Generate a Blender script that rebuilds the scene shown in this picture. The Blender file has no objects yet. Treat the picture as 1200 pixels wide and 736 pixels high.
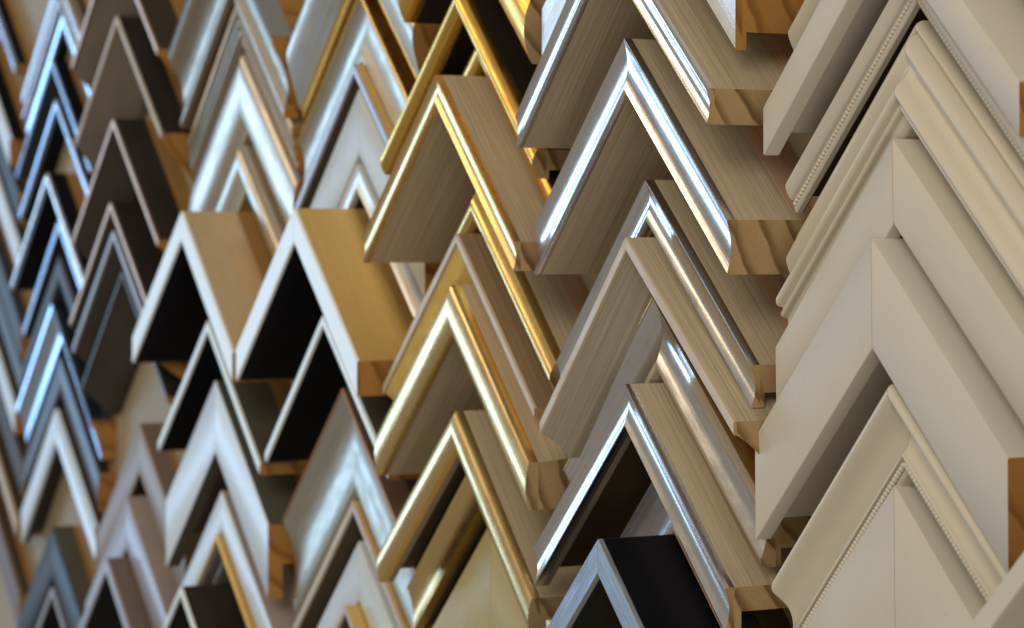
import bpy, bmesh, math, random
from mathutils import Matrix, Vector
random.seed(7)

# ---------------------------------------------------------------- units
S = 0.13            # metres per wall unit (a sample is 1.18 units = 15.3 cm wide)
WH = 0.59           # half width of every sample, in wall units
Z0 = 1.45           # height of the middle of the picture above the shop floor, metres
sc = bpy.context.scene
C = sc.collection

def P(x, y, z):     # wall coordinates (right, up, out of the wall) -> world metres
    return Vector((x*S, -z*S, Z0 + y*S))

# ---------------------------------------------------------------- camera
YAW, PITCH, ROLL, FPX = math.radians(61.0407), math.radians(-1.6238), math.radians(-0.0127), 3118.5
fw = Vector((-math.sin(YAW)*math.cos(PITCH), math.sin(PITCH), -math.cos(YAW)*math.cos(PITCH)))
rt = fw.cross(Vector((0, 1, 0))).normalized(); up = rt.cross(fw)
r2 = math.cos(ROLL)*rt + math.sin(ROLL)*up
u2 = -math.sin(ROLL)*rt + math.cos(ROLL)*up
def D(v): return Vector((v.x, -v.z, v.y))
cam = bpy.data.cameras.new('camera')
camo = bpy.data.objects.new('camera', cam); C.objects.link(camo)
m = Matrix.Identity(4)
for i, a in enumerate((D(r2), D(u2), -D(fw))):
    for j in range(3): m[j][i] = a[j]
loc = -fw*10.0
m.translation = P(loc.x, loc.y, loc.z)
camo.matrix_world = m
cam.sensor_fit = 'HORIZONTAL'; cam.sensor_width = 36.0
cam.lens = FPX/1200.0*36.0
cam.clip_start = 0.01; cam.clip_end = 100
cam.dof.use_dof = True
cam.dof.focus_distance = (P(2.0, 0.35, 0.38) - m.translation).dot(D(fw))
cam.dof.aperture_fstop = 13.0
cam.dof.aperture_blades = 7
sc.camera = camo

# ---------------------------------------------------------------- world and lamps (indoors)
w = bpy.data.worlds.new('World'); sc.world = w; w.use_nodes = True
bg = w.node_tree.nodes['Background']
bg.inputs[0].default_value = (1.0, 0.92, 0.80, 1); bg.inputs[1].default_value = 0.25

def area(name, pos, target, sx, sy, power, col, spread=180):
    l = bpy.data.lights.new(name, 'AREA'); l.shape = 'RECTANGLE'; l.size = sx; l.size_y = sy
    l.energy = power; l.color = col; l.spread = math.radians(spread)
    o = bpy.data.objects.new(name, l); C.objects.link(o)
    o.location = pos
    o.rotation_euler = (Vector(target) - Vector(pos)).to_track_quat('-Z', 'Y').to_euler()
    return o
ctr = P(0.5, 0, 0.2)
# shop window down the room to the left: cool daylight
area('window_light', ctr + Vector((-2.55, -1.22, 0.10)), ctr, 0.80, 1.1, 19, (0.38, 0.66, 1.0))
# warm ceiling lamp ahead of the samples, plus an added fill for their sides
area('ceiling_light', ctr + Vector((-1.2, -1.9, 1.35)), ctr, 0.7, 0.5, 8, (1.0, 0.78, 0.50))
area('right_fill_light', ctr + Vector((1.25, -1.6, 1.15)), ctr, 1.4, 1.0, 25, (1.0, 0.92, 0.80))
# unseen fill lamp added low on the right, standing in for room bounce
area('low_fill_light', ctr + Vector((2.3, -1.0, -0.45)), ctr, 1.6, 1.2, 13, (1.0, 0.90, 0.76))

vs = sc.view_settings
vs.view_transform = 'Standard'; vs.look = 'None'; vs.exposure = 0.0; vs.gamma = 1.0
vs.use_curve_mapping = False

# ---------------------------------------------------------------- materials
MATS = {}
def newmat(name):
    mt = bpy.data.materials.new(name); mt.use_nodes = True
    nt = mt.node_tree; b = nt.nodes['Principled BSDF']
    MATS[name] = mt
    return mt, nt, b
def N(nt, t, **k):
    n = nt.nodes.new(t)
    for a, v in k.items(): setattr(n, a, v)
    return n
def uvrand(nt, su, sv, rnd=1.0):
    """UV (metres: along the stick, round the profile) scaled, with an offset of its own for each object"""
    tc = N(nt, 'ShaderNodeTexCoord'); oi = N(nt, 'ShaderNodeObjectInfo')
    mu = N(nt, 'ShaderNodeVectorMath', operation='SCALE'); mu.inputs[0].default_value = (3.1*rnd, 1.7*rnd, 5.3*rnd)
    nt.links.new(oi.outputs['Random'], mu.inputs['Scale'])
    ad = N(nt, 'ShaderNodeVectorMath', operation='ADD')
    nt.links.new(tc.outputs['UV'], ad.inputs[0]); nt.links.new(mu.outputs[0], ad.inputs[1])
    mp = N(nt, 'ShaderNodeMapping'); mp.inputs['Scale'].default_value = (su, sv, 1)
    nt.links.new(ad.outputs[0], mp.inputs[0])
    return mp.outputs[0]
def noise(nt, vec, scale=1.0, detail=3, rough=.55):
    n = N(nt, 'ShaderNodeTexNoise'); n.inputs['Scale'].default_value = scale
    n.inputs['Detail'].default_value = detail; n.inputs['Roughness'].default_value = rough
    nt.links.new(vec, n.inputs['Vector']); return n.outputs['Fac']
def ramp(nt, fac, stops):
    r = N(nt, 'ShaderNodeValToRGB'); e = r.color_ramp.elements
    while len(e) < len(stops): e.new(.5)
    for q, (p, c) in zip(e, stops):
        q.position = p; q.color = (*c, 1) if len(c) == 3 else c
    nt.links.new(fac, r.inputs[0]); return r.outputs[0]
def mixc(nt, fac, a, b, blend='MIX'):
    x = N(nt, 'ShaderNodeMix', data_type='RGBA', blend_type=blend)
    for s, v in ((x.inputs[0], fac), (x.inputs[6], a), (x.inputs[7], b)):
        if hasattr(v, 'links'): nt.links.new(v, s)
        elif isinstance(v, tuple): s.default_value = (*v, 1)
        else: s.default_value = v
    return x.outputs[2]
def bump(nt, b, h, strength, dist=.0004):
    n = N(nt, 'ShaderNodeBump'); n.inputs['Strength'].default_value = strength; n.inputs['Distance'].default_value = dist
    nt.links.new(h, n.inputs['Height']); nt.links.new(n.outputs[0], b.inputs['Normal'])
def mr(nt, v, lo, hi):
    n = N(nt, 'ShaderNodeMapRange'); n.inputs['To Min'].default_value = lo; n.inputs['To Max'].default_value = hi
    n.inputs['From Min'].default_value = .25; n.inputs['From Max'].default_value = .75
    nt.links.new(v, n.inputs['Value']); return n.outputs[0]

def veneer(name, dark, mid, light, rough=.55):
    mt, nt, b = newmat(name)
    broad = noise(nt, uvrand(nt, 7, 90), 1, 3)
    fine = noise(nt, uvrand(nt, 10, 1500), 1, 4, .65)
    pores = noise(nt, uvrand(nt, 28, 2100), 1, 2, .6)
    col = ramp(nt, fine, [(.31, dark), (.49, mid), (.67, light)])
    col = mixc(nt, .38, col, ramp(nt, broad, [(.3, tuple(c*.72 for c in mid)), (.7, tuple(min(1, c*1.22) for c in mid))]))
    col = mixc(nt, mr(nt, pores, 0, .45), col, dark)
    nt.links.new(col, b.inputs['Base Color']); b.inputs['Roughness'].default_value = rough
    b.inputs['Specular IOR Level'].default_value = .35
    bump(nt, b, fine, .35, .0003)
def endgrain(name, light, dark, scale=1.0):
    mt, nt, b = newmat(name)
    v = uvrand(nt, 1, 1, .02)
    wv = N(nt, 'ShaderNodeTexWave', wave_type='RINGS', rings_direction='Z', wave_profile='SAW')
    wv.inputs['Scale'].default_value = 26*scale; wv.inputs['Distortion'].default_value = 2.2
    wv.inputs['Detail'].default_value = 3; wv.inputs['Detail Scale'].default_value = 1.5
    nt.links.new(v, wv.inputs['Vector'])
    f = noise(nt, uvrand(nt, 900, 900), 1, 3, .7)
    big = noise(nt, uvrand(nt, 60, 60), 1, 2)
    col = ramp(nt, wv.outputs['Fac'], [(0, light), (.60, tuple(.8*a+.2*c for a, c in zip(light, dark))), (.86, dark), (.93, dark), (1, light)])
    col = mixc(nt, mr(nt, f, 0, .28), col, dark)
    col = mixc(nt, mr(nt, big, 0, .4), col, tuple(c*.7 for c in light))
    nt.links.new(col, b.inputs['Base Color']); b.inputs['Roughness'].default_value = .8
    b.inputs['Specular IOR Level'].default_value = .2
    bump(nt, b, f, .5, .0003)
def paint(name, col, rough=.38, var=.06, bumpy=.12, spec=.5):
    mt, nt, b = newmat(name)
    a = noise(nt, uvrand(nt, 30, 70), 1, 3); f = noise(nt, uvrand(nt, 260, 700), 1, 3, .6)
    c = mixc(nt, mr(nt, a, 0, 1), tuple(x*(1-var) for x in col), tuple(min(1, x*(1+var)) for x in col))
    sp = noise(nt, uvrand(nt, 520, 520), 1, 1, .4)
    c = mixc(nt, ramp(nt, sp, [(.74, (0, 0, 0)), (.80, (.35, .35, .35))]), c, tuple(x*.6 for x in col))
    nt.links.new(c, b.inputs['Base Color'])
    nt.links.new(mr(nt, f, rough-.05, rough+.08), b.inputs['Roughness'])
    b.inputs['Specular IOR Level'].default_value = spec
    bump(nt, b, f, bumpy, .00025)
def metal(name, col, rough=.22, worn=(.25, .14, .08), wear=.25, metallic=1.0, streak=.35, crack=0.0, dist=.0004, cv=.82):
    mt, nt, b = newmat(name)
    s1 = noise(nt, uvrand(nt, 12, 700), 1, 4, .6)
    s2 = noise(nt, uvrand(nt, 60, 160), 1, 4, .65)
    c = mixc(nt, mr(nt, s1, 0, 1), tuple(x*cv for x in col), tuple(min(1, x*(1+(1-cv)*.5)) for x in col))
    c = mixc(nt, ramp(nt, s2, [(.55, (0, 0, 0)), (.78, (wear, wear, wear))]), c, worn)
    if crack:
        k = noise(nt, uvrand(nt, 90, 420), 1, 6, .75)
        c = mixc(nt, ramp(nt, k, [(.60, (0, 0, 0)), (.70, (crack, crack, crack))]), c, (.03, .015, .008))
    nt.links.new(c, b.inputs['Base Color']); b.inputs['Metallic'].default_value = metallic
    nt.links.new(mr(nt, s2, rough*.75, rough*1.4), b.inputs['Roughness'])
    bump(nt, b, s1, streak, dist)

veneer('taupe_veneer', (.25, .188, .112), (.45, .36, .238), (.66, .56, .415))
veneer('brown_veneer', (.130, .082, .042), (.27, .185, .105), (.40, .30, .185))
veneer('raw_pine', (.30, .17, .095), (.52, .32, .20), (.62, .42, .28), .7)
veneer('grey_veneer', (.20, .165, .115), (.36, .305, .225), (.46, .40, .31), .32)
veneer('amber_raw', (.17, .08, .018), (.33, .18, .05), (.42, .25, .085), .7)
endgrain('pine_end', (.43, .295, .145), (.13, .070, .026))
endgrain('amber_end', (.40, .20, .050), (.20, .085, .018), .8)
paint('cream_paint', (.54, .485, .395), .55, .02, .05, .3)
paint('ivory_paint', (.55, .49, .385), .34, .02, .05, .5)
paint('grey_cream_paint', (.54, .495, .42), .55, .02, .05, .3)
paint('white_gesso', (.78, .83, .82), .32, .06)
paint('pale_linen', (.56, .59, .58), .42, .10, .3)
paint('pale_blue_white', (.70, .81, .92), .30, .06)
paint('lilac_grey', (.40, .42, .52), .30, .08)
paint('taupe_paint', (.32, .255, .22), .40)
paint('mauve_brown', (.17, .115, .09), .45)
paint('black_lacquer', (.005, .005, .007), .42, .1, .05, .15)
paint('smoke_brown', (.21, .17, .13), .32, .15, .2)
paint('warm_black', (.018, .012, .008), .45, .2, .2, .35)
paint('dark_brown', (.025, .018, .014), .33, .2, .25)
paint('brown_slope', (.15, .118, .092), .34, .15, .25)
paint('dark_slope', (.045, .034, .026), .38, .2, .25, .35)
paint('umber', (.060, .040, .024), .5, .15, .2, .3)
paint('dark_olive', (.075, .066, .046), .45, .15, .2)
paint('slate', (.040, .043, .050), .40, .15, .2, .3)
paint('olive_flat', (.42, .33, .12), .48, .1, .2)
metal('silver_leaf', (.80, .775, .77), .19, (.34, .26, .22), .38, 1, .15)
metal('silver_dark', (.50, .47, .47), .28, (.22, .15, .12), .5)
metal('silver_satin', (.58, .53, .44), .40, (.40, .34, .26), .3)
metal('silver_brushed', (.40, .44, .49), .5, (.30, .32, .36), .3, .85, .8)
metal('white_silver', (.86, .87, .88), .38, (.6, .56, .5), .25, .55, .8)
metal('gold_leaf', (.90, .54, .13), .30, (.45, .20, .04), .5, 1, .4, .75)
metal('gold_bright', (.95, .64, .24), .24, (.60, .34, .10), .35)
metal('gold_pale', (.86, .62, .29), .27, (.50, .36, .14), .3)
metal('gold_side', (.88, .60, .21), .42, (.55, .32, .08), .25, .75, .06, cv=.95)
metal('bronze_side', (.72, .56, .34), .42, (.45, .32, .18), .25, .75, .06, cv=.95)
metal('champagne', (.62, .55, .45), .32, (.5, .42, .32), .25, .8)
metal('pewter', (.40, .335, .265), .36, (.22, .18, .14), .4, .9)
metal('copper_edge', (.55, .33, .22), .34, (.25, .13, .08), .3, .8)
metal('beige_edge', (.56, .45, .33), .45, (.35, .25, .16), .3, .12)
metal('blue_silver', (.55, .66, .85), .20, (.2, .24, .35), .3)
paint('wall_paint', (.36, .295, .195), .6, .05, .2)
RAW = 'raw_pine'

# ---------------------------------------------------------------- geometry helpers
def arc(p0, p1, sag, n=8):
    """points from p0 to p1 (v,z), bowed along +z by sag (negative: hollow)"""
    return [(p0[0]+(p1[0]-p0[0])*t, p0[1]+(p1[1]-p0[1])*t + sag*4*t*(1-t)) for t in [i/n for i in range(n+1)]]
def smooth(pts, n=4):
    """Catmull-Rom through profile points"""
    out = []
    for i in range(len(pts)-1):
        a = pts[max(i-1, 0)]; b = pts[i]; c = pts[i+1]; d = pts[min(i+2, len(pts)-1)]
        for k in range(n):
            t = k/n
            out.append(tuple(.5*((2*b[j]) + (-a[j]+c[j])*t + (2*a[j]-5*b[j]+4*c[j]-d[j])*t*t + (-a[j]+3*b[j]-3*c[j]+d[j])*t**3) for j in (0, 1)))
    out.append(pts[-1]); return out

def stick(name, side, poly, end, parent, x0=.0007, wh=WH):
    """one mitred stick: poly = [(v, z, material of the edge that starts here), ...]; v runs down from the outer edge"""
    me = bpy.data.meshes.new(name)
    names = []
    def mi(n):
        if n not in names: names.append(n)
        return names.index(n)
    n = len(poly)
    xs = [x0, wh]
    verts = [(side*x*S, -z*S, (-x - v)*S) for x in xs for v, z, _ in poly]
    faces, mats, uvs = [], [], []
    per = [0.0]
    for i in range(n):
        a, b = poly[i], poly[(i+1) % n]
        per.append(per[-1] + math.hypot((b[0]-a[0])*.7071, b[1]-a[1])*S)
    L = wh*1.4142*S
    for i in range(n):
        j = (i+1) % n
        q = [i, j, n+j, n+i]
        ua = [poly[i][0]*.707*S, poly[j][0]*.707*S]   # grain follows the stick round the mitre
        uv = [(ua[0], per[i]), (ua[1], per[i+1]), (L+ua[1], per[i+1]), (L+ua[0], per[i])]
        if side < 0: q = q[::-1]; uv = uv[::-1]
        faces.append(q); mats.append(mi(poly[i][2])); uvs.append(uv)
    capn = list(range(n)); capf = [n+i for i in range(n)]
    cuv = [(v*S, z*S) for v, z, _ in poly]
    c1, c2 = (capn[::-1], capf) if side > 0 else (capn, capf[::-1])
    u1, u2_ = (cuv[::-1], cuv) if side > 0 else (cuv, cuv[::-1])
    faces += [c1, c2]; mats += [mi(end)]*2; uvs += [u1, u2_]
    me.from_pydata(verts, [], faces)
    for k in names: me.materials.append(MATS[k])
    ul = me.uv_layers.new(name='UVMap')
    for p, mtl, uv in zip(me.polygons, mats, uvs):
        p.material_index = mtl; p.use_smooth = True
        for li, c in zip(p.loop_indices, uv): ul.data[li].uv = c
    bm = bmesh.new(); bm.from_mesh(me); bmesh.ops.recalc_face_normals(bm, faces=bm.faces); bm.to_mesh(me); bm.free()
    me.set_sharp_from_angle(angle=math.radians(32))
    o = bpy.data.objects.new(name, me); C.objects.link(o); o.parent = parent
    return o

def bead_row(side, v, z, r, mat, parent, n=56):
    bm = bmesh.new()
    for k in range(n):
        x = (k+.6)/n*WH
        t = bmesh.ops.create_uvsphere(bm, u_segments=7, v_segments=5, radius=r*S)
        bmesh.ops.translate(bm, verts=t['verts'], vec=(side*x*S, -z*S, (-x-v)*S))
    me = bpy.data.meshes.new('bead_row'); bm.to_mesh(me); bm.free()
    for p in me.polygons: p.use_smooth = True
    me.materials.append(MATS[mat])
    o = bpy.data.objects.new('bead_row', me); C.objects.link(o); o.parent = parent; o['kind'] = 'stuff'
    return o

def tagp(pts, mat): return [(a, b, mat) for a, b in pts]
E_ = .004
def side_up(ztop, side, raw=.145):
    return [(0, 0.0, RAW), (0, min(raw, ztop*.35), side)]

def f_cap(h, v, lip, side, inner, sag=-.012, t=.03, vb=None, lt=None, end='pine_end', rab=None, e=E_):
    """tall stick with a thin finished face; optional rabbet behind the lip. Returns body polygon and face polygon"""
    face = [(0, h-t, lip), (0, h-e, lip), (e*.6, h-e*.25, lip)] + tagp(arc((e, h), (v-e, h), sag), lip) + \
           [(v-e*.6, h-e*.25, lip), (v, h-e, lip), (v, h-t, lip)]
    body = side_up(h, side) + [(0, h-t, side), (v, h-t, inner)]
    if vb is not None:
        body += [(v, h-lt, inner), (vb, h-lt, rab or inner), (vb, 0, RAW)]
    else: body += [(v, 0, RAW)]
    return dict(body=body, parts=[('lip', face)], end=end)
def f_solid(h, v, mat, vb=None, lt=.05, end='amber_end', side=None, inner=None, e=.005):
    side = side or mat; inner = inner or mat
    body = side_up(h, side, .03) + [(0, h-e, mat), (e*.3, h-e*.3, mat), (e, h, mat), (v-e, h, mat), (v-e*.3, h-e*.3, mat), (v, h-e, inner)]
    if vb is not None: body += [(v, h-lt, inner), (vb, h-lt, inner), (vb, 0, RAW)]
    else: body += [(v, 0, RAW)]
    return dict(body=body, parts=[], end=end)
def f_slope(h, vt, v, zl, strip, side, slope, end='pine_end', sag=.0, t=.012, edge=None):
    e = .003
    body = side_up(h, side) + [(0, h-t, side), (vt, h-t, slope)] + tagp(arc((vt+.001, h-t-.002), (v-.012, zl+.004), sag)[0:], slope) + \
           tagp(arc((v-.012, zl+.003), (v, zl-.012), .003, 4), slope) + [(v, zl-.05, slope), (v-.03, zl-.06, RAW), (v-.03, 0, RAW)]
    face = [(0, h-t, strip), (0, h-e, edge or strip), (e, h, strip), (vt-e, h, strip), (vt, h-e, strip), (vt, h-t, strip)]
    return dict(body=body, parts=[('lip', face)], end=end)
def f_profile(front, mat, side, inner=None, vb=None, lt=.05, end='amber_end', line=None, linemat=None, toe=None, toemat=None, t=.03, split=True):
    """any front curve [(v,z)...]. line: width of a proud fillet on the outer edge; toe: front points of a separate inner strip"""
    inner = inner or side
    z0, (v1, z1) = front[0][1], front[-1]
    parts = []
    zb = min(z for _, z in front) - t
    face = [(front[0][0], zb, mat)] + tagp(front, mat) + [(v1, zb, mat)]
    parts.append(('face', face))
    vend = v1
    if line:
        parts.append(('edge_line', [(-line, zb, linemat), (-line, z0+.002, linemat), (-line*.5, z0+.007, linemat), (-.0003, z0+.004, linemat), (-.0003, zb, linemat)]))
    if toe:
        pts = [(v1+.0003, z1-.001)] + toe
        parts.append(('sight_edge', [(v1+.0003, zb, toemat)] + tagp(pts, toemat) + [(toe[-1][0], zb, toemat)]))
        vend = toe[-1][0]
    o0 = -line if line else 0
    body = [(o0, 0, RAW), (o0, min(.11, zb*.35), side), (o0, zb, side), (vend, zb, inner)]
    if vb is not None: body += [(vend, zb-lt+t, inner), (vb, zb-lt+t, inner), (vb, 0, RAW)]
    else: body += [(vend, 0, RAW)]
    return dict(body=body, parts=parts, end=end)

NAMES = {}
def sample(x, y, tilt, spec, label, beads=None, left=WH):
    root = bpy.data.objects.new('frame_corner_sample', None); C.objects.link(root)
    root.empty_display_size = .02
    root.location = P(x, y, 0.0006); root.rotation_euler = (0, -math.radians(tilt), 0)
    root['label'] = label; root['category'] = 'frame sample'; root['group'] = 'picture frame corner samples hung on the shop wall'
    if spec['end'] == 'amber_end': spec['body'] = [(a, b, 'amber_raw' if c == RAW else c) for a, b, c in spec['body']]
    for side in (-1, 1):
        wh = left if side < 0 else WH
        arm = stick('arm', side, spec['body'], spec['end'], root, wh=wh)
        for nm, poly in spec['parts']:
            stick(nm, side, poly, spec['end'], arm, wh=wh)
        if beads: bead_row(side, *beads, arm)
    return root

# ---------------------------------------------------------------- the wall
me = bpy.data.meshes.new('wall')
bm = bmesh.new(); bmesh.ops.create_cube(bm, size=1)
for vv in bm.verts:
    vv.co = Vector((vv.co.x*3.4 - .4, vv.co.y*.05 + .025, Z0 + vv.co.z*1.7))
uvl = bm.loops.layers.uv.new('UVMap')
for f in bm.faces:
    for l in f.loops: l[uvl].uv = (l.vert.co.x, l.vert.co.z)
bm.to_mesh(me); bm.free(); me.materials.append(MATS['wall_paint'])
wall = bpy.data.objects.new('wall', me); C.objects.link(wall); wall['kind'] = 'structure'

# ---------------------------------------------------------------- the samples, column by column from the right
CP = 'cream_paint'
# ---- column at the far right edge
sample(3.941, -.108, 0, f_cap(.50, .085, 'grey_cream_paint', 'grey_cream_paint', 'grey_cream_paint', 0, end='amber_end'),
       'deep grey cream sample cut off by the bottom right corner of the picture')
# ---- cream column
sample(2.694, 1.52, 0, f_profile(smooth([(0, .17), (.02, .21), (.06, .20), (.11, .17), (.14, .15)]), 'ivory_paint', 'ivory_paint'),
       'ivory moulded sample half hidden at the top of the cream column')
sample(2.694, 1.276, .73, f_solid(.306, .145, 'grey_cream_paint', .075, .055),
       'narrow flat cream sample with deep shaded back, above the beaded one at top right')
sample(2.678, 1.064, .2, f_profile(smooth([(0, .160), (.008, .192), (.026, .210), (.050, .203), (.070, .190), (.074, .178), (.100, .176), (.112, .168)], 3), 'grey_cream_paint', 'grey_cream_paint', 'umber', vb=.06, t=.012, lt=.016),  # umber inner side: shade of the narrow gap below, put into the colour
       'cream sample with fine beaded inner edge above the wide ogee at top right', beads=(.087, .176, .0085, 'ivory_paint'))
sample(2.694, .902, .92, f_profile(smooth([(0, .145), (.002, .165), (.014, .185), (.030, .184), (.035, .170), (.041, .188), (.058, .212), (.080, .224), (.105, .218), (.130, .210), (.155, .220), (.180, .248), (.203, .262), (.221, .256), (.229, .236), (.245, .244), (.256, .238), (.261, .220), (.282, .216), (.297, .202), (.30, .19)], 4), 'ivory_paint', 'ivory_paint', vb=.22),
       'wide ivory ogee sample with rounded crest, below the beaded sample at top right')
sample(2.689, .565, 1.59, f_solid(.262, .24, CP, .19, .05), 'flat cream sample with fine mitre line, between the wide ogee and the broadest flat sample')
sample(2.657, .285, .99, f_solid(.310, .312, 'grey_cream_paint', .25, .055), 'broadest flat cream sample with dark shaded recess under its left arm')
sample(2.732, -.124, 2.32, f_profile(smooth([(0, .262), (.001, .29), (.010, .306), (.028, .310), (.044, .300), (.07, .268), (.10, .244), (.14, .234), (.172, .240), (.190, .252), (.197, .262), (.206, .262), (.210, .248), (.24, .246), (.25, .236)], 3), 'ivory_paint', 'ivory_paint', vb=.2),
       'cream hollow sample with pearl beading along its inner edge at lower right', beads=(.225, .252, .0098, 'ivory_paint'))
sample(2.698, -.413, 1.06, f_solid(.258, .42, CP), 'lowest flat cream sample nested under the pearl beaded one')

# ---- grey-brown column with silver faces
TV = 'taupe_veneer'
sample(1.442, 1.657, 0, f_cap(.354, .215, 'white_silver', 'white_silver', TV, 0, .025, .16, .04, end='amber_end'),
       'brushed white silver sample whose brown end shows at the top edge')
sample(1.431, 1.306, 1.68, f_cap(.463, .108, 'silver_leaf', TV, TV), 'deep taupe sample with slim silver face, cut off by the top edge')
sample(1.464, .923, .65, f_cap(.402, .165, 'silver_leaf', TV, TV, -.014), 'deep taupe woodgrain sample with broad silver face in sharp focus, upper middle')
sample(1.449, .473, 1.69, f_cap(.313, .130, 'silver_leaf', TV, TV, -.018, .035, .085, .05), 'taupe sample with hollow silver face and notched end, second below the broad silver one')
sample(1.472, .288, 3.4, f_slope(.401, .042, .128, .292, 'beige_edge', TV, 'grey_veneer', sag=-.006), 'taupe sample with narrow plain front and sloping inside, tucked under the hollow silver one')
sample(1.424, .090, 1.46, f_profile(arc((0, .262), (.205, .256), -.026, 12), 'silver_leaf', TV, vb=.18, end='pine_end', line=.007, linemat='gold_bright', toe=[(.208, .261), (.226, .256), (.235, .238)], toemat=TV),
       'wide silver scoop sample with thin gold outer line, middle of the silver column')
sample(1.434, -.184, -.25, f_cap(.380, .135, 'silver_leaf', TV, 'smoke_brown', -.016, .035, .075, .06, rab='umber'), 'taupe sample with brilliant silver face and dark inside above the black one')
sample(1.445, -.459, 0, f_profile(arc((0, .25), (.19, .205), -.02, 10), 'silver_dark', 'umber', vb=.16, end='pine_end', toe=[(.193, .206), (.208, .2), (.212, .19)], toemat='raw_pine'),
       'dark silver sample glimpsed inside the brilliant silver one at lower middle')
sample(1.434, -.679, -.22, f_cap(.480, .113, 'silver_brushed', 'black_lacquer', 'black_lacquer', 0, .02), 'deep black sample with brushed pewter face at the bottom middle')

# ---- gold column
sample(.199, 1.99, 0, f_cap(.30, .16, 'gold_leaf', 'warm_black', 'warm_black', .02, .04), 'gold sample with black side barely showing at the top edge')
sample(.199, 1.701, 0, f_cap(.36, .23, 'gold_leaf', 'warm_black', 'warm_black', .03, .05), 'broad gold leaf sample with black sides cut off by the top edge', left=.38)
sample(.195, 1.198, -1.82, f_cap(.326, .100, 'gold_leaf', 'warm_black', 'warm_black', .018, .04, .07, .05), 'worn gold leaf sample with black sides and cracked inner edge at top centre')
sample(.238, 1.018, -2.4, f_cap(.262, .100, 'gold_leaf', 'warm_black', 'warm_black', .012, .04, .07, .05), 'gold leaf sample mostly hidden just inside the worn black sided one')
sample(.234, .872, -.9, f_cap(.446, .100, 'gold_pale', TV, TV, -.012), 'deep taupe sample with slim pale gold face, largest of the gold column')
sample(.213, .460, -1.34, f_cap(.264, .118, 'gold_bright', TV, TV, .024, .04), 'sample with rounded bright gold face behind the deep pale gold one')
sample(.192, .302, -1.15, f_slope(.339, .034, .150, .225, 'beige_edge', 'brown_veneer', 'gold_side', sag=-.01), 'brown sample with thin plain front and sloping gold inside')
g5 = f_cap(.371, .165, 'gold_pale', TV, TV, .012, .04)
g5['body'][0] = (-.05, 0, RAW); g5['body'][1] = (-.045, .10, TV); g5['body'].insert(2, (-.022, .16, TV)); g5['body'].insert(3, (-.006, .24, TV))
sample(.213, .117, -1.35, g5, 'pale gold sample with flared taupe side, centre of the gold column')
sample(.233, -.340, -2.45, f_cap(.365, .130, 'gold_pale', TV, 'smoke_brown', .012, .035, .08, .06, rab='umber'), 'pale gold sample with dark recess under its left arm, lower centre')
sample(.199, -.481, -.91, f_profile(arc((0, .243), (.19, .225), -.02, 10), 'gold_pale', 'umber', vb=.15, end='amber_end'), 'wide antique gold scoop sample nested below, with bright streak at bottom centre')
sample(.198, -.751, -1.13, f_solid(.198, .42, 'olive_flat'), 'flat olive gold sample at the bottom edge of the gold column')

# ---- silver and white column left of the gold one
sample(-1.051, 1.735, 0, f_profile(smooth([(0, .14), (.03, .175), (.10, .185), (.20, .160), (.31, .125)], 4), 'silver_satin', 'amber_end', vb=.3, toe=[(.316, .118), (.326, .115), (.331, .104), (.338, .115), (.350, .112), (.356, .098)], toemat='gold_bright'),
       'silver scoop sample with double gold inner edge at the top, left of the gold leaf')
sample(-1.049, 1.268, -1.2, f_profile(smooth([(0, .125), (.03, .11), (.09, .095), (.16, .10), (.24, .118), (.265, .112)], 4), 'silver_satin', 'umber', line=.02, linemat='gold_bright'),
       'wide satin silver sample with gold outer edge at the top left of centre')
sample(-1.049, .994, -.25, f_slope(.156, .040, .085, .06, 'lilac_grey', 'gold_side', 'umber', edge='gold_bright'), 'slim sample with gold outer edge and dark inside, under the wide satin silver one')
sample(-1.052, .893, 0, f_solid(.131, .265, 'pale_linen', end='amber_end'), 'flat pale linen white sample above the deep gold sided one')
sample(-1.051, .588, 0, f_cap(.142, .10, 'white_silver', 'copper_edge', 'umber', -.01), 'small white silver sample with copper edge peeping above the deep gold sided one')
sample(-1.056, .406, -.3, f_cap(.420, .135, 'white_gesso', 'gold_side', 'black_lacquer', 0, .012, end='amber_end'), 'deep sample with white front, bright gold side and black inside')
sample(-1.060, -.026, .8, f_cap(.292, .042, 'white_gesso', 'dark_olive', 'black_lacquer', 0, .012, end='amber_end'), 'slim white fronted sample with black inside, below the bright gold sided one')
sample(-1.050, -.338, -.33, f_profile(smooth([(0, .205), (.03, .195), (.10, .165), (.20, .150), (.32, .158), (.40, .150), (.42, .13)], 4), 'silver_satin', 'umber', line=.014, linemat='copper_edge'),
       'wide satin silver sample with copper outer line, left of the pale gold samples')
sample(-1.045, -.784, -.2, f_slope(.165, .045, .10, .06, 'beige_edge', 'gold_side', 'umber', edge='gold_bright'), 'slim sample with beige front and gold edge, lower part of the silver column')
sample(-1.053, -.953, 0, f_solid(.135, .24, 'pale_linen', end='amber_end'), 'flat pale grey sample near the bottom edge, inside the slim gold edged one')
sample(-1.049, -1.214, 0, f_slope(.200, .030, .08, .1, 'beige_edge', 'gold_side', 'umber'), 'slim gold sided sample touching the bottom edge of the silver column')

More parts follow.
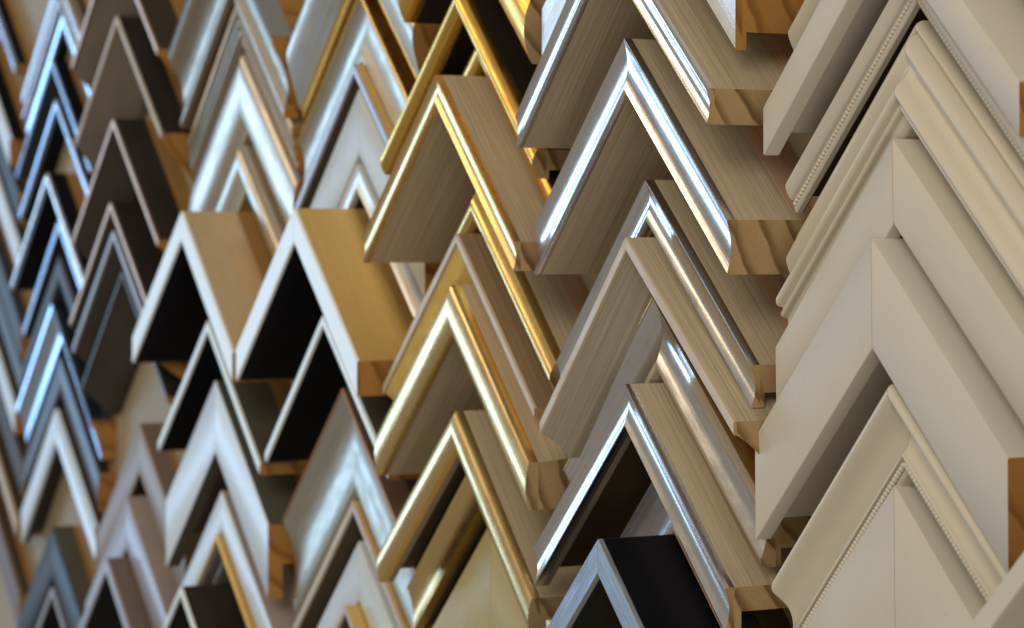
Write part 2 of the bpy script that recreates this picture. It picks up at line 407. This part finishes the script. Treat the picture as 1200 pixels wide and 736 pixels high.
# ---- champagne column
sample(-2.300, 1.727, 0, f_profile(smooth([(0, .225), (.04, .215), (.12, .17), (.22, .15), (.31, .17), (.34, .165)], 4), 'pewter', 'amber_end', vb=.28, end='amber_end', line=.012, linemat='blue_silver'),  # blue outer line: a highlight along the edge, painted in
       'wide pewter scoop sample cut off by the top edge, left of the silver samples')
sample(-2.306, 1.317, .89, f_profile(smooth([(0, .128), (.01, .135), (.03, .128), (.04, .115), (.055, .126), (.075, .120), (.085, .108), (.10, .120), (.12, .114), (.13, .10), (.15, .112), (.165, .10)], 3), 'pewter', 'gold_side', line=.03, linemat='bronze_side'),
       'reeded pewter sample with bronze outer edge near the top left')
sample(-2.302, 1.121, .14, f_profile(smooth([(0, .085), (.02, .112), (.10, .128), (.20, .130), (.29, .112), (.345, .075)], 4), 'champagne', 'champagne', t=.02), 'wide rounded champagne sample with glaring highlight, inside the reeded one')
sample(-2.295, .702, 0, f_profile(smooth([(0, .10), (.02, .13), (.08, .14), (.15, .12), (.20, .09)], 4), 'champagne', 'bronze_side', t=.02), 'smaller rounded champagne sample just above the deep bronze sided one')
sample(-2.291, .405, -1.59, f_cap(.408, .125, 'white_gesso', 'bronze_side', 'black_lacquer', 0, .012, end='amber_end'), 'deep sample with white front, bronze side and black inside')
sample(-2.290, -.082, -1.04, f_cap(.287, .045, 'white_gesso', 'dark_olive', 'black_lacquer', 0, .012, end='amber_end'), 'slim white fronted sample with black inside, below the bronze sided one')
sample(-2.312, -.350, -.53, f_solid(.241, .32, 'pale_blue_white', .17, .07, side='dark_olive', inner='dark_olive'), 'broad flat pale blue white sample with dark olive edges, lower left')
sample(-2.300, -.846, 0, f_solid(.218, .17, 'pale_blue_white', .12, .05, side='taupe_paint'), 'pale white sample nested inside the broad pale blue white one')
sample(-2.300, -1.071, 0, f_profile(smooth([(0, .237), (.02, .225), (.05, .19), (.08, .2), (.12, .16)], 4), 'pewter', 'umber', line=.025, linemat='gold_side', t=.02), 'pewter sample with gold edge near the bottom, inside the pale white one')
sample(-2.303, -1.264, 0, f_cap(.416, .035, 'white_gesso', 'warm_black', 'black_lacquer', 0, .012), 'deep black sample with thin white front at the bottom left')

# ---- dark brown column
for y, h, t_, strip, sl, sv, zl, lab in ((1.760, .259, 0, 'copper_edge', 'brown_slope', .24, .06, 'dark brown sample cut off by the top edge, left of the pewter scoop'),
                             (1.369, .241, -.24, 'beige_edge', 'brown_slope', .26, .05, 'dark brown sample with beige front strip, highest whole one of its column'),
                             (.868, .260, -.13, 'copper_edge', 'dark_slope', .22, .06, 'dark brown sample with copper front strip, second below the beige stripped one'),
                             (.463, .275, .26, 'copper_edge', 'dark_slope', .125, .10, 'dark brown sample with copper front strip beside the deep bronze sided one'),
                             (.325, .262, 0, 'lilac_grey', 'dark_slope', .17, .07, 'dark sample with thin lilac front, lowest of the dark brown ones')):
    sample(-3.543, y, t_, f_slope(h, .034, sv, zl, strip, 'dark_brown', sl, end='amber_end', sag=.005), lab)
sample(-3.543, .13, 0, f_slope(.215, .030, .16, .06, 'dark_slope', 'dark_brown', 'dark_slope', end='amber_end'), 'plain dark brown sample under the lilac fronted one, beside bare cream wall')
sample(-3.542, -.622, 0, f_solid(.131, .24, 'taupe_paint', .2, .04, side='mauve_brown', inner='dark_brown'), 'flat taupe sample with brown side, left of the broad pale blue one')
sample(-3.548, -.980, 0, f_solid(.197, .25, 'lilac_grey', .2, .04, side='taupe_paint', inner='dark_brown'), 'flat lilac grey sample nested inside the taupe one at lower left')
sample(-3.549, -1.275, 0, f_cap(.306, .062, 'lilac_grey', 'mauve_brown', 'black_lacquer', 0, .012), 'deep mauve brown sample with lilac front at the bottom left')

# ---- blue and black column
sample(-4.786, 1.70, 0, f_profile(smooth([(0, .085), (.02, .10), (.06, .105), (.10, .095), (.13, .085), (.15, .10), (.18, .095), (.2, .07)], 3), 'silver_dark', 'dark_brown', t=.02), 'ridged champagne sample at the top of the blackish column, far left')
sample(-4.789, 1.485, 0, f_cap(.080, .085, 'blue_silver', 'black_lacquer', 'black_lacquer', -.008, .02, end='amber_end'), 'blue silver sample under the ridged champagne one, far left')
sample(-4.790, 1.231, .1, f_cap(.139, .030, 'blue_silver', 'black_lacquer', 'slate', 0, .012, end='amber_end'), 'black sample with thin blue front, second black one from the top')
sample(-4.791, 1.028, 0, f_cap(.113, .055, 'blue_silver', 'black_lacquer', 'black_lacquer', .006, .02, end='amber_end'), 'black sample with light blue front between two thinner fronted ones, far left')
sample(-4.792, .632, -.16, f_cap(.167, .045, 'silver_leaf', 'black_lacquer', 'black_lacquer', .004, .02, end='amber_end'), 'black sample with glittering silver front, far left')
sample(-4.791, .385, .32, f_cap(.102, .05, 'blue_silver', 'black_lacquer', 'dark_brown', 0, .012, end='amber_end'), 'low blue fronted sample inside the glittering black one, far left')
sample(-4.791, .20, 0, f_cap(.10, .14, 'slate', 'black_lacquer', 'dark_brown', .01, .02, end='amber_end'), 'low slate black filler sample added between two blue fronted ones, far left')  # added filler, its dark face stands in for shade on the wall
sample(-4.791, -.33, 0, f_cap(.095, .20, 'dark_brown', 'dark_brown', 'umber', .01, .02, end='amber_end'), 'low dark brown filler sample added inside the blue silver hollow one, far left')  # added filler, dark in place of the shaded wall between samples
sample(-4.791, -.060, -.19, f_profile([(0, .142), (.03, .140), (.04, .12)] + arc((.05, .118), (.20, .085), -.01, 6)[1:], 'blue_silver', 'slate', t=.02), 'blue silver sample with broad shiny hollow, left edge at mid height')
sample(-4.802, -.620, 1.2, f_cap(.122, .17, 'pale_blue_white', 'umber', 'dark_brown', -.006, .02, .12, .05, end='amber_end'), 'pale blue white sample with brown side, lower far left')
sample(-4.791, -1.247, 0, f_solid(.145, .27, 'slate', side='dark_olive'), 'broad slate grey sample near the bottom left')
sample(-4.794, -1.570, 0, f_cap(.150, .035, 'lilac_grey', 'black_lacquer', 'black_lacquer', 0, .012, end='amber_end'), 'black sample with thin lilac front at the bottom edge, inside the slate one')

# ---- column cut by the left edge
for y, h, face, sd, v, lab in ((1.836, .121, 'blue_silver', 'black_lacquer', .06, 'topmost blue fronted black sample cut by the left edge'),
                               (1.13, .10, 'warm_black', 'umber', .18, 'added plain black filler sample cut by the left edge, third from top'),  # added dark filler covering pale wall that would lie in shade
                               (.16, .09, 'dark_brown', 'umber', .16, 'added plain dark brown filler sample cut by the left edge just below mid height'),  # added dark filler, stands in for a shaded gap
                               (-.36, .09, 'umber', 'umber', .20, 'added plain umber filler sample cut by the left edge above the beige fronted one'),  # added dark filler, shade between samples given as its colour
                               (1.42, .151, 'pale_blue_white', 'black_lacquer', .15, 'pale blue sample with black side cut by the left edge, second from top'),
                               (.824, .100, 'pale_blue_white', 'slate', .16, 'pale blue sample cut by the left edge above mid height'),
                               (.399, .095, 'slate', 'slate', .20, 'slate grey sample cut by the left edge at mid height'),
                               (-.072, .131, 'pale_blue_white', 'umber', .14, 'pale blue sample cut by the left edge below mid height'),
                               (-.70, .124, 'beige_edge', 'umber', .08, 'beige fronted sample cut by the left edge low down'),
                               (-1.10, .11, 'mauve_brown', 'umber', .22, 'brown sample cut by the left edge near the bottom')):
    sample(-6.036, y, 0, f_cap(h, v, face, sd, 'umber', 0, .02, end='amber_end'), lab)
